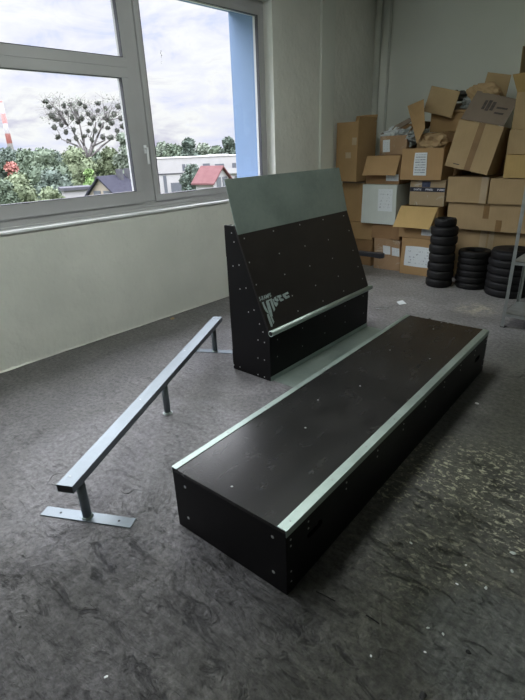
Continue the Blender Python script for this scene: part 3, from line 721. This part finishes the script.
# ------------------------------------------------------------------ tyres
def tyre(R, r, h, name='tyre'):
    m = MB(); k = []
    hh = h/2; bl = h*.42
    prof = [(r, -hh*.55), (r+.012, -hh*.92), (R*.75+r*.25, -hh), (R-bl*.32, -hh*.96), (R-.006, -hh*.76), (R, -hh*.5), (R-.001, -hh*.08), (R-.001, hh*.08), (R, hh*.5), (R-.006, hh*.76), (R-bl*.32, hh*.96), (R*.75+r*.25, hh), (r+.012, hh*.92), (r, hh*.55)]
    m.lathe(prof, 40)
    return m.build(name, 'rubber')
def stack(cx, cy, spec, grp, where, seedx):
    rnd = random.Random(seedx); z = 0; protos = {}; n = len(spec)
    ordn = ['lowest', 'second from the floor', 'third from the floor', 'fourth from the floor', 'fifth from the floor', 'sixth from the floor', 'seventh from the floor', 'eighth from the floor']
    for i, (R, r, h) in enumerate(spec):
        key = (R, r, h)
        if key not in protos: o = protos[key] = tyre(R, r, h)
        else: o = protos[key].copy(); C.objects.link(o)
        o.location = (cx+rnd.uniform(-.005, .005), cy+rnd.uniform(-.005, .005), z+h/2); z += h
        pos = 'topmost' if i == n-1 else ordn[i]
        tag(o, 'black rubber tyre, %s in the %s' % (pos, where), 'tyre', grp)
    return z
S1 = [(.145, .08, .094)]*3+[(.142, .08, .10)]*2+[(.146, .08, .096)]*2+[(.118, .075, .085)]
z1 = stack(-2.07, 5.32, S1, 'tyres in the tallest column', 'tall narrow column', 1)
z2 = stack(-1.76, 5.47, [(.172, .10, .070)]*6, 'tyres in the low middle column', 'low middle column', 2)
z3 = stack(-1.355, 5.41, [(.224, .13, .078)]*5+[(.216, .12, .082)], 'tyres in the widest column', 'wide column beside the shelf', 3)
m = MB(); m.lathe([(.0001, z3+.0005), (.10, z3+.0005), (.195, z3+.0005), (.20, z3+.008), (.17, z3+.012), (.06, z3+.010), (.05, z3+.022), (.0001, z3+.022)], 36, (-1.355, 5.41, 0))
tag(m.build('wheel_cover', 'rubber'), 'flat black round cover lying on the widest column of tyres', 'wheel cover')
# ------------------------------------------------------------------ shelving rack
SH = thing('metal_shelf', 'galvanised metal shelving rack at the right edge of the photo', 'shelf', (-1.085, 4.33, 0))
SWd, SD_ = .92, .42
for (x, y, sx, sy) in ((0, 0, 1, 1), (SWd, 0, -1, 1), (0, SD_, 1, -1), (SWd, SD_, -1, -1)):
    m = MB(); a = .027; t = .003
    m.prism([(x, y, 0), (x+sx*a, y, 0), (x+sx*a, y+sy*t, 0), (x+sx*t, y+sy*t, 0), (x+sx*t, y+sy*a, 0), (x, y+sy*a, 0)], (0, 0, 1.85)); lg_ = m.build('leg', 'shelf', SH)
    m = MB(); m.box((x-sx*.004, y-sy*.004, 0), (x+sx*.04, y+sy*.04, .006)); m.build('foot', 'blackplastic', lg_)
for z in (.10, .56, 1.12, 1.80):
    m = MB(); m.box((.003, .003, z+.028), (SWd-.003, SD_-.003, z+.031)); 
    for (a, c) in (((.003, .003, z), (SWd-.003, .006, z+.031)), ((.003, SD_-.006, z), (SWd-.003, SD_-.003, z+.031)), ((.003, .003, z), (.006, SD_-.003, z+.031)), ((SWd-.006, .003, z), (SWd-.003, SD_-.003, z+.031))): m.box(a, c)
    m.build('shelf_board', 'shelf', SH)

# ------------------------------------------------------------------ litter on the floor
def chip(px, py, r, mat, name, label, cat, group=None, h=.4, seed=0):
    p = on_floor(px, py); m = MB(); m.sphere((0, 0, 0), 1, 2)
    for v in m.bm.verts:
        q = v.co.copy(); f = 1+.5*noise.noise(q*1.3+V((seed, px, py)))
        v.co = V((q.x*r*f, q.y*r*f*.7, max(-.0, q.z)*r*h*f))
    bmesh.ops.rotate(m.bm, verts=m.bm.verts[:], cent=(0, 0, 0), matrix=Matrix.Rotation(seed*1.7, 3, 'Z'))
    o = m.build(name, mat); o.location = (p.x, p.y, 0); tag(o, label, cat, group); return o
def paper(corners, name, label, cat, mat='white_paper', z=.002):
    P = [on_floor(*c) for c in corners]; c0 = sum(P, V())/len(P); m = MB()
    m.prism([p-c0+V((0, 0, z*(1+(i % 2)*3))) for i, p in enumerate(P)], (0, 0, .001)); o = m.build(name, mat); o.location = c0; return tag(o, label, cat)
paper(((396.5, 302), (402.5, 301), (406.5, 303.8), (399.5, 305.5)), 'paper_scrap', 'small square white paper scrap on the floor behind the low box', 'paper scrap')
def wire(pts, r, mat, name, label, cat):
    P = [on_floor(*q) for q in pts]; c0 = P[0].copy(); m = MB()
    for a, c in zip(P, P[1:]): m.tube(a-c0+V((0, 0, r)), c-c0+V((0, 0, r)), r, 6)
    o = m.build(name, mat); o.location = c0; return tag(o, label, cat)
wire(((375.5, 306.8), (384, 307.2), (392, 306.6), (397, 304.5)), .002, 'plastic_grey', 'paper_strip', 'thin pale curled strip on the floor left of the paper scrap', 'strip')
wire(((376, 308.8), (385, 309), (391, 308.2)), .003, 'shelf', 'paper_strip', 'thin grey strip on the floor nearest the ramp end', 'strip')
chip(429.5, 318.9, .018, 'dark', 'pebble', 'small dark lump on the floor between low box and tyres', 'pebble', seed=1)
chip(477, 403.6, .013, 'sill', 'plaster_chip', 'white chip on the floor beside the far end of low box', 'chip', seed=2, h=.5)
chip(172.5, 318.7, .03, 'kraft', 'plaster_flake', 'yellowish flake on the floor near the window wall', 'flake', seed=3, h=.3)
wire(((316, 592), (322, 594.5), (335, 601.5)), .0022, 'dark', 'splinter', 'dark thin splinter on the floor nearest the low box corner', 'splinter')
wire(((366, 615.5), (372, 619), (379, 624)), .0022, 'dark', 'splinter', 'dark thin splinter on the floor farther right of the low box corner', 'splinter')
for i, (px, py, r, mt) in enumerate(((457, 584, .006, 'sill'), (486, 588, .008, 'white_card'), (513, 553, .012, 'white_card'), (512, 571, .009, 'white_card'), (425, 652, .005, 'sill'), (371, 656, .005, 'sill'), (428, 628, .006, 'white_card'), (443, 634, .006, 'white_card'), (106, 677, .007, 'sill'), (411, 543, .007, 'white_card'), (466, 565, .005, 'sill'), (468, 652, .010, 'dark'), (423, 696, .014, 'dark'), (20, 627, .006, 'dark'))):
    if mt == 'dark': chip(px, py, r, mt, 'pebble', ['dark lump on the floor beside the trowelled patch, lower right', 'larger dark lump at the bottom right of the floor', 'dark crumb on the floor at the lower left'][i-11], 'pebble', seed=i)
    elif i == 8: chip(px, py, r, mt, 'plaster_crumb', 'tiny white crumb alone on the rough floor at the lower left', 'crumb', seed=i)
    else: chip(px, py, r, mt, 'plaster_crumb', 'tiny pale crumb on the worn olive floor right of the low box', 'crumb', 'pale crumbs on the worn floor', seed=i)

# ------------------------------------------------------------------ outdoors
GZ = -6.5
m = MB(); m.bm.faces.new([m.bm.verts.new(p) for p in ((-900, -500, GZ), (-4.4, -500, GZ), (-4.4, 900, GZ), (-900, 900, GZ))]); struct(m.build('ground', 'grass'))
def foliage(blobs, n, size, seed):
    rnd = random.Random(seed); m = MB()
    tot = sum(b_[3]*b_[4] for b_ in blobs)
    for (x, y, z, rh, rv) in blobs:
        for _ in range(int(n*rh*rv/tot)):
            u = rnd.uniform(-1, 1); t = rnd.uniform(0, 2*PI); rr = rnd.uniform(.72, 1.05)
            s_ = math.sqrt(1-u*u); p = V((x+rh*s_*math.cos(t)*rr, y+rh*s_*math.sin(t)*rr, z+rv*u*rr))
            a = V((rnd.gauss(0, 1), rnd.gauss(0, 1), rnd.gauss(0, 1))).normalized(); c = a.orthogonal().normalized(); e = a.cross(c)
            k_ = size*rnd.uniform(.6, 1.3)
            m.bm.faces.new([m.bm.verts.new(p+c*k_*q[0]+e*k_*q[1]) for q in ((-1, -.6), (1, -.6), (1.1, .6), (-.8, .7))])
        # dark inner core so that the crown is not see-through
        bmesh.ops.create_icosphere(m.bm, subdivisions=2, radius=1, matrix=Matrix.Translation((x, y, z)) @ Matrix.Diagonal((rh*.8, rh*.8, rv*.8, 1)))
    return m
def tree(px, py_top, hw, D_, mat, label, seed, n=1500, name='tree', blobs=7, base_frac=.25, cat='tree', leaf=None):
    top = far(px, py_top, D_); H = top.z-GZ; R = hw/F*D_*1.02
    root = thing(name, label, cat, (top.x, top.y, GZ), 0, None); rnd = random.Random(seed)
    bl = []
    zc = H*(1+base_frac)/2; rv = H*(1-base_frac)/2
    for i in range(blobs):
        t = 2*PI*i/blobs+rnd.uniform(-.4, .4); q = rnd.uniform(.35, .62); zz = zc+rnd.uniform(-.55, .45)*rv
        k_ = rnd.uniform(.38, .55)
        bl.append((math.cos(t)*R*q, math.sin(t)*R*q, zz, R*k_, min(rv*.5, R*k_*1.1)))
    bl.append((0, 0, H-R*.42, R*.5, R*.42)); bl.append((0, 0, zc, R*.62, rv*.75))
    foliage(bl, n, leaf or max(.13, D_*.0022), seed).build('crown', mat, root, nrm=False)
    m = MB(); m.tube((0, 0, 0), (0, 0, H*.6), R*.07+.12, 10, R*.04+.05); m.build('trunk', 'bark', root)
    return root
TR = [
 (6, 147, 16, 118, 'leaf_c', 'dark tree on the far left of the skyline below the striped chimney'),
 (24, 148, 15, 100, 'leaf_a', 'green tree just right of the chimney in the treeline'),
 (42, 147, 20, 78, 'leaf_a', 'broad green tree in front of the left of the treeline'),
 (52, 150, 14, 112, 'leaf_c', 'dark tree in the treeline behind the mistletoe tree, left side'),
 (72, 146, 19, 84, 'leaf_b', 'yellow-green tree below the mistletoe clumps'),
 (92, 149, 18, 100, 'leaf_a', 'green tree under the right side of the mistletoe tree'),
 (108, 147, 14, 92, 'leaf_b', 'pale yellowish tree left of the window mullion'),
 (123, 131, 13, 76, 'leaf_d', 'tall grey-green tree beside the window mullion'),
 (88, 169, 7, 72, 'leaf_l', 'small bright green tree left of the dark-roofed house'),
 (10, 162, 10, 66, 'leaf_r', 'red-leaved tree at the far left'),
 (16, 172, 17, 58, 'leaf_b', 'yellowish green bush in front of the red tree'),
 (3, 180, 12, 54, 'leaf_a', 'low green tree at the very left edge of the window'),
 (48, 187, 14, 50, 'leaf_b', 'light green shrub above the sill in the left pane'),
 (50, 168, 18, 66, 'leaf_c', 'dark green tree in the middle of the left pane'),
 (162, 142, 14, 128, 'leaf_d', 'pale tree behind the left end of the white building'),
 (174, 144, 13, 120, 'leaf_a', 'green tree behind the white building, left of the tallest'),
 (188, 138, 12, 110, 'leaf_c', 'dark round tree rising behind the middle of the white building'),
 (203, 143, 13, 124, 'leaf_d', 'pale green tree behind the white building, right of the dark round tree'),
 (216, 146, 12, 116, 'leaf_a', 'green tree behind the right half of the white building'),
 (228, 137, 11, 106, 'leaf_c', 'dark tree next to the blue window reveal'),
 (191, 164, 13, 66, 'leaf_c', 'bushy tree in front of the white building'),
 (240, 143, 12, 112, 'leaf_a', 'green tree behind the blue window reveal'),
]
for i, (px, py, hw, D_, mt, lb) in enumerate(TR): tree(px, py, hw, D_, mt, lb, 100+i, 3200, base_frac=.12 if D_ > 70 else .05)
# tree full of mistletoe
def mistletoe_tree():
    D_ = 88; c = far(88, 150, D_); root = thing('mistletoe_tree', 'tall bare tree hung with dark mistletoe balls against the sky', 'tree', (c.x, c.y, GZ))
    rnd = random.Random(5); side = V((ray(88, 150).y, -ray(88, 150).x, 0)).normalized()
    m = MB(); H0 = c.z-GZ
    def q(px, py): p = far(px, py, D_); return V((p.x-c.x, p.y-c.y, p.z-GZ))
    m.tube((0, 0, 0), q(88, 160), .35, 8, .28)
    tips = []
    balls = [(46, 102), (50, 108), (52, 116), (57, 120), (64, 106), (66, 112), (72, 118), (76, 112), (70, 104), (78, 122), (62, 126), (58, 137), (66, 132), (74, 130), (82, 118), (85, 107), (88, 114), (90, 124), (94, 118), (98, 110), (95, 131), (101, 125), (105, 118), (108, 128), (103, 137), (112, 122), (114, 114), (117, 131), (92, 140), (84, 136), (110, 138), (121, 118), (60, 113), (98, 103), (106, 108), (76, 138), (68, 141), (88, 131), (55, 128), (123, 126), (118, 107), (80, 104)]
    def limb(a, b_, r):
        mid = (a+b_)/2+V((rnd.uniform(-.5, .5), rnd.uniform(-.5, .5), rnd.uniform(0, .6))); m.tube(a, mid, r, 5, r*.8); m.tube(mid, b_, r*.8, 5, r*.5)
    hubs = [q(62, 140), q(68, 126), q(75, 140), q(80, 124), q(90, 138), q(93, 122), q(104, 140), q(107, 122), q(115, 138)]
    for h_ in hubs: limb(q(88, 160), h_+V((0, rnd.uniform(-1, 1), 0)), .20)
    for (bx_, by_) in balls+[(rnd.uniform(46, 126), rnd.uniform(98, 120)) for _ in range(60)]:
        t = q(bx_, by_)+V((c.x, c.y, 0)).normalized()*rnd.uniform(-2, 2); h_ = min(hubs, key=lambda w_: (w_-t).length)
        limb(h_, t, .05); tips.append(t)
    for t in tips:
        for _ in range(7):
            e = t+V((rnd.gauss(0, .8), rnd.gauss(0, .8), rnd.uniform(-.5, 1.0))); m.tube(t, e, .020, 3, .010, cap=False)
    m.build('branches', 'bark', root)
    for t in tips[:len(balls)]:
        f = foliage([(0, 0, 0, rnd.uniform(.26, .58), rnd.uniform(.26, .5))], 80, .10, int(t.x*100)); o = f.build('mistletoe_ball', 'mistle', root, nrm=False); o.location = t
    f = foliage([(t.x, t.y, t.z, 1.1, .9) for t in tips[len(balls):]], 900, .09, 77)
    bm = f.bm; bmesh.ops.delete(bm, geom=[v for v in bm.verts if len(v.link_faces) > 1], context='VERTS')
    f.build('leaves', 'leaf_d', root, nrm=False)
mistletoe_tree()
# factory chimney
p = far(10.5, 147, 320); t = far(2.5, 101, 320); m = MB(); m.tube((0, 0, 0), (0, 0, t.z-GZ), 1.7, 20, 1.1)
o = m.build('chimney', 'chimney'); o.location = (p.x, p.y, GZ); tag(o, 'tall factory chimney banded red and white at the left of the skyline', 'chimney')
# white building
def facing(px, D_, off=0): d = ray(px, 150); return math.atan2(d.y, d.x)-PI/2+off      # local -Y faces the room
p = far(196, 160, 88); z = far(196, 157.5, 88).z-GZ
BW_ = thing('white_building', 'long white flat-roofed building with dark windows behind the red roof', 'building', (p.x, p.y, GZ), facing(196, 88, .12))
m = MB(); m.box((-8.2, 0, 0), (8.4, 9, z)); m.box((-8.3, -.1, z), (8.5, 9.1, z+.15)); m.box((2.5, 1, z), (6, 5, z+.35)); m.build('wall', 'bwhite', BW_)
for (x, zz, w_, h_) in ((-6.9, 2.6, .55, 3.2), (-5.6, 2.6, .55, 3.2), (-2.2, 5.3, .5, 1.1), (-.9 - .6, 5.3, .5, 1.1), (1.7, 5.2, 1.2, 1.2), (-3.6, 2.2, 2.2, 1.5), (4.0, 5.0, 1.6, 1.3), (6.6, 5.0, .7, 1.4), (3.2, 3.0, .6, 1.1), (4.6, 3.0, .6, 1.1), (-2.0, 3.4, .6, .5), (6.9, 3, .6, 1.1)):
    m = MB(); m.box((x-w_/2, -.06, zz-h_*.5), (x+w_/2, .02, zz+h_*.5)); m.build('window', 'wglass', BW_)
m = MB(); m.box((1.2, -.5, 4.0), (8.2, -.0, 4.15)); m.box((1.2, -.5, 4.15), (8.2, -.45, 4.9)); m.build('balcony', 'bwhite', BW_)
m = MB(); m.box((-8.2, -.12, 4.35), (1.2, 0, 4.5)); m.build('cornice', 'roof_grey', BW_)
def house(px, D_, w_, d_, eave, ridge, roof, wall, name, label, rot, chim_=False):
    p = far(px, 185, D_); h = thing(name, label, 'house', (p.x, p.y, GZ), facing(px, D_, rot))
    m = MB(); m.prism([(-w_/2, 0, 0), (w_/2, 0, 0), (w_/2, 0, eave), (0, 0, ridge), (-w_/2, 0, eave)], (0, d_, 0)); m.build('wall', wall, h)
    for s_ in (-1, 1):
        m = MB(); k_ = (ridge-eave)/(w_/2)
        m.prism([(s_*0, -.4, ridge+.18), (s_*(w_/2+.4), -.4, eave-.4*k_+.18), (s_*(w_/2+.4), -.4, eave-.4*k_), (0, -.4, ridge)], (0, d_+.8, 0)); m.build('roof', roof, h)
    for x in (-w_*.18, w_*.18):
        m = MB(); m.box((x-.45, -.05, eave-1.0), (x+.45, .03, eave+.4)); m.build('window', 'wglass', h)
    if chim_:
        for (x, y) in ((w_*.1, d_*.5), (w_*.1, d_*.75)):
            m = MB(); m.box((x-.25, y-.25, ridge-1), (x+.25, y+.25, ridge+.7)); m.build('chimney_stack', 'roof_grey', h)
    return h
zz = far(100, 178, 52).z-GZ
house(101, 52, 3.6, 5, zz-1.6, zz, 'roof_dark', 'bcream', 'gabled_house', 'house with dark slate gable roof and cream wall in the left pane', -.75, True)
zz = far(128, 180, 66).z-GZ
house(131, 66, 4.5, 3.5, zz-1.4, zz, 'roof_dark', 'bcream', 'house', 'second dark-roofed house touching the window mullion', .9)
zz = far(78, 187, 60).z-GZ
h = thing('low_building', 'low grey flat-roofed building left of the dark gable house', 'building', (*far(79, 185, 60).xy, GZ), facing(80, 60, .15))
m = MB(); m.box((-1.7, 0, 0), (1.3, 2.6, zz-.3)); m.build('wall', 'bwhite', h)
m = MB(); m.box((-2.0, -.3, zz-.3), (1.4, 2.8, zz)); m.build('roof', 'roof_grey', h)
zz = far(222, 167, 60).z-GZ
house(222, 60, 3.4, 2.6, zz-1.5, zz, 'roof_red', 'bwhite', 'red_roofed_house', 'house with a faded red roof in front of the white building', .95)

# ------------------------------------------------------------------ sky
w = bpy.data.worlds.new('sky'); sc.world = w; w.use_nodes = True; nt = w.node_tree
bg = nt.nodes['Background']; tc = nt.nodes.new('ShaderNodeTexCoord'); sp = nt.nodes.new('ShaderNodeSeparateXYZ')
nt.links.new(tc.outputs['Generated'], sp.inputs[0])
mp = nt.nodes.new('ShaderNodeMapping'); mp.inputs['Scale'].default_value = (1, 1, 3.2); nt.links.new(tc.outputs['Generated'], mp.inputs[0])
n1 = noise_(nt, mp.outputs[0], 3.0, 8, .6, .5); n2 = noise_(nt, mp.outputs[0], 7.5, 8, .62, .8)
f = math_(nt, 'ADD', math_(nt, 'MULTIPLY', n1, .6), math_(nt, 'MULTIPLY', n2, .4))
col = ramp(nt, f, [(.37, (.60, .69, 1.0)), (.45, (.86, .87, 1.0)), (.53, (1, 1, 1)), (.63, (.64, .63, .78))])
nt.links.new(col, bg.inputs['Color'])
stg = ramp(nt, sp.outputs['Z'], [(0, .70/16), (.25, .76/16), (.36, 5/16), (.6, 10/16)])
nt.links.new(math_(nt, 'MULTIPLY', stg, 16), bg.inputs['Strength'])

# ------------------------------------------------------------------ view
vs = sc.view_settings; sc.display_settings.display_device = 'sRGB'
vs.view_transform = 'Standard'; vs.look = 'None'; vs.gamma = 1; vs.exposure = 0.60; vs.use_curve_mapping = False
sc.cycles.max_bounces = 12; sc.cycles.diffuse_bounces = 8; sc.cycles.transparent_max_bounces = 16
sc.cycles.use_denoising = True; sc.cycles.sample_clamp_indirect = 8
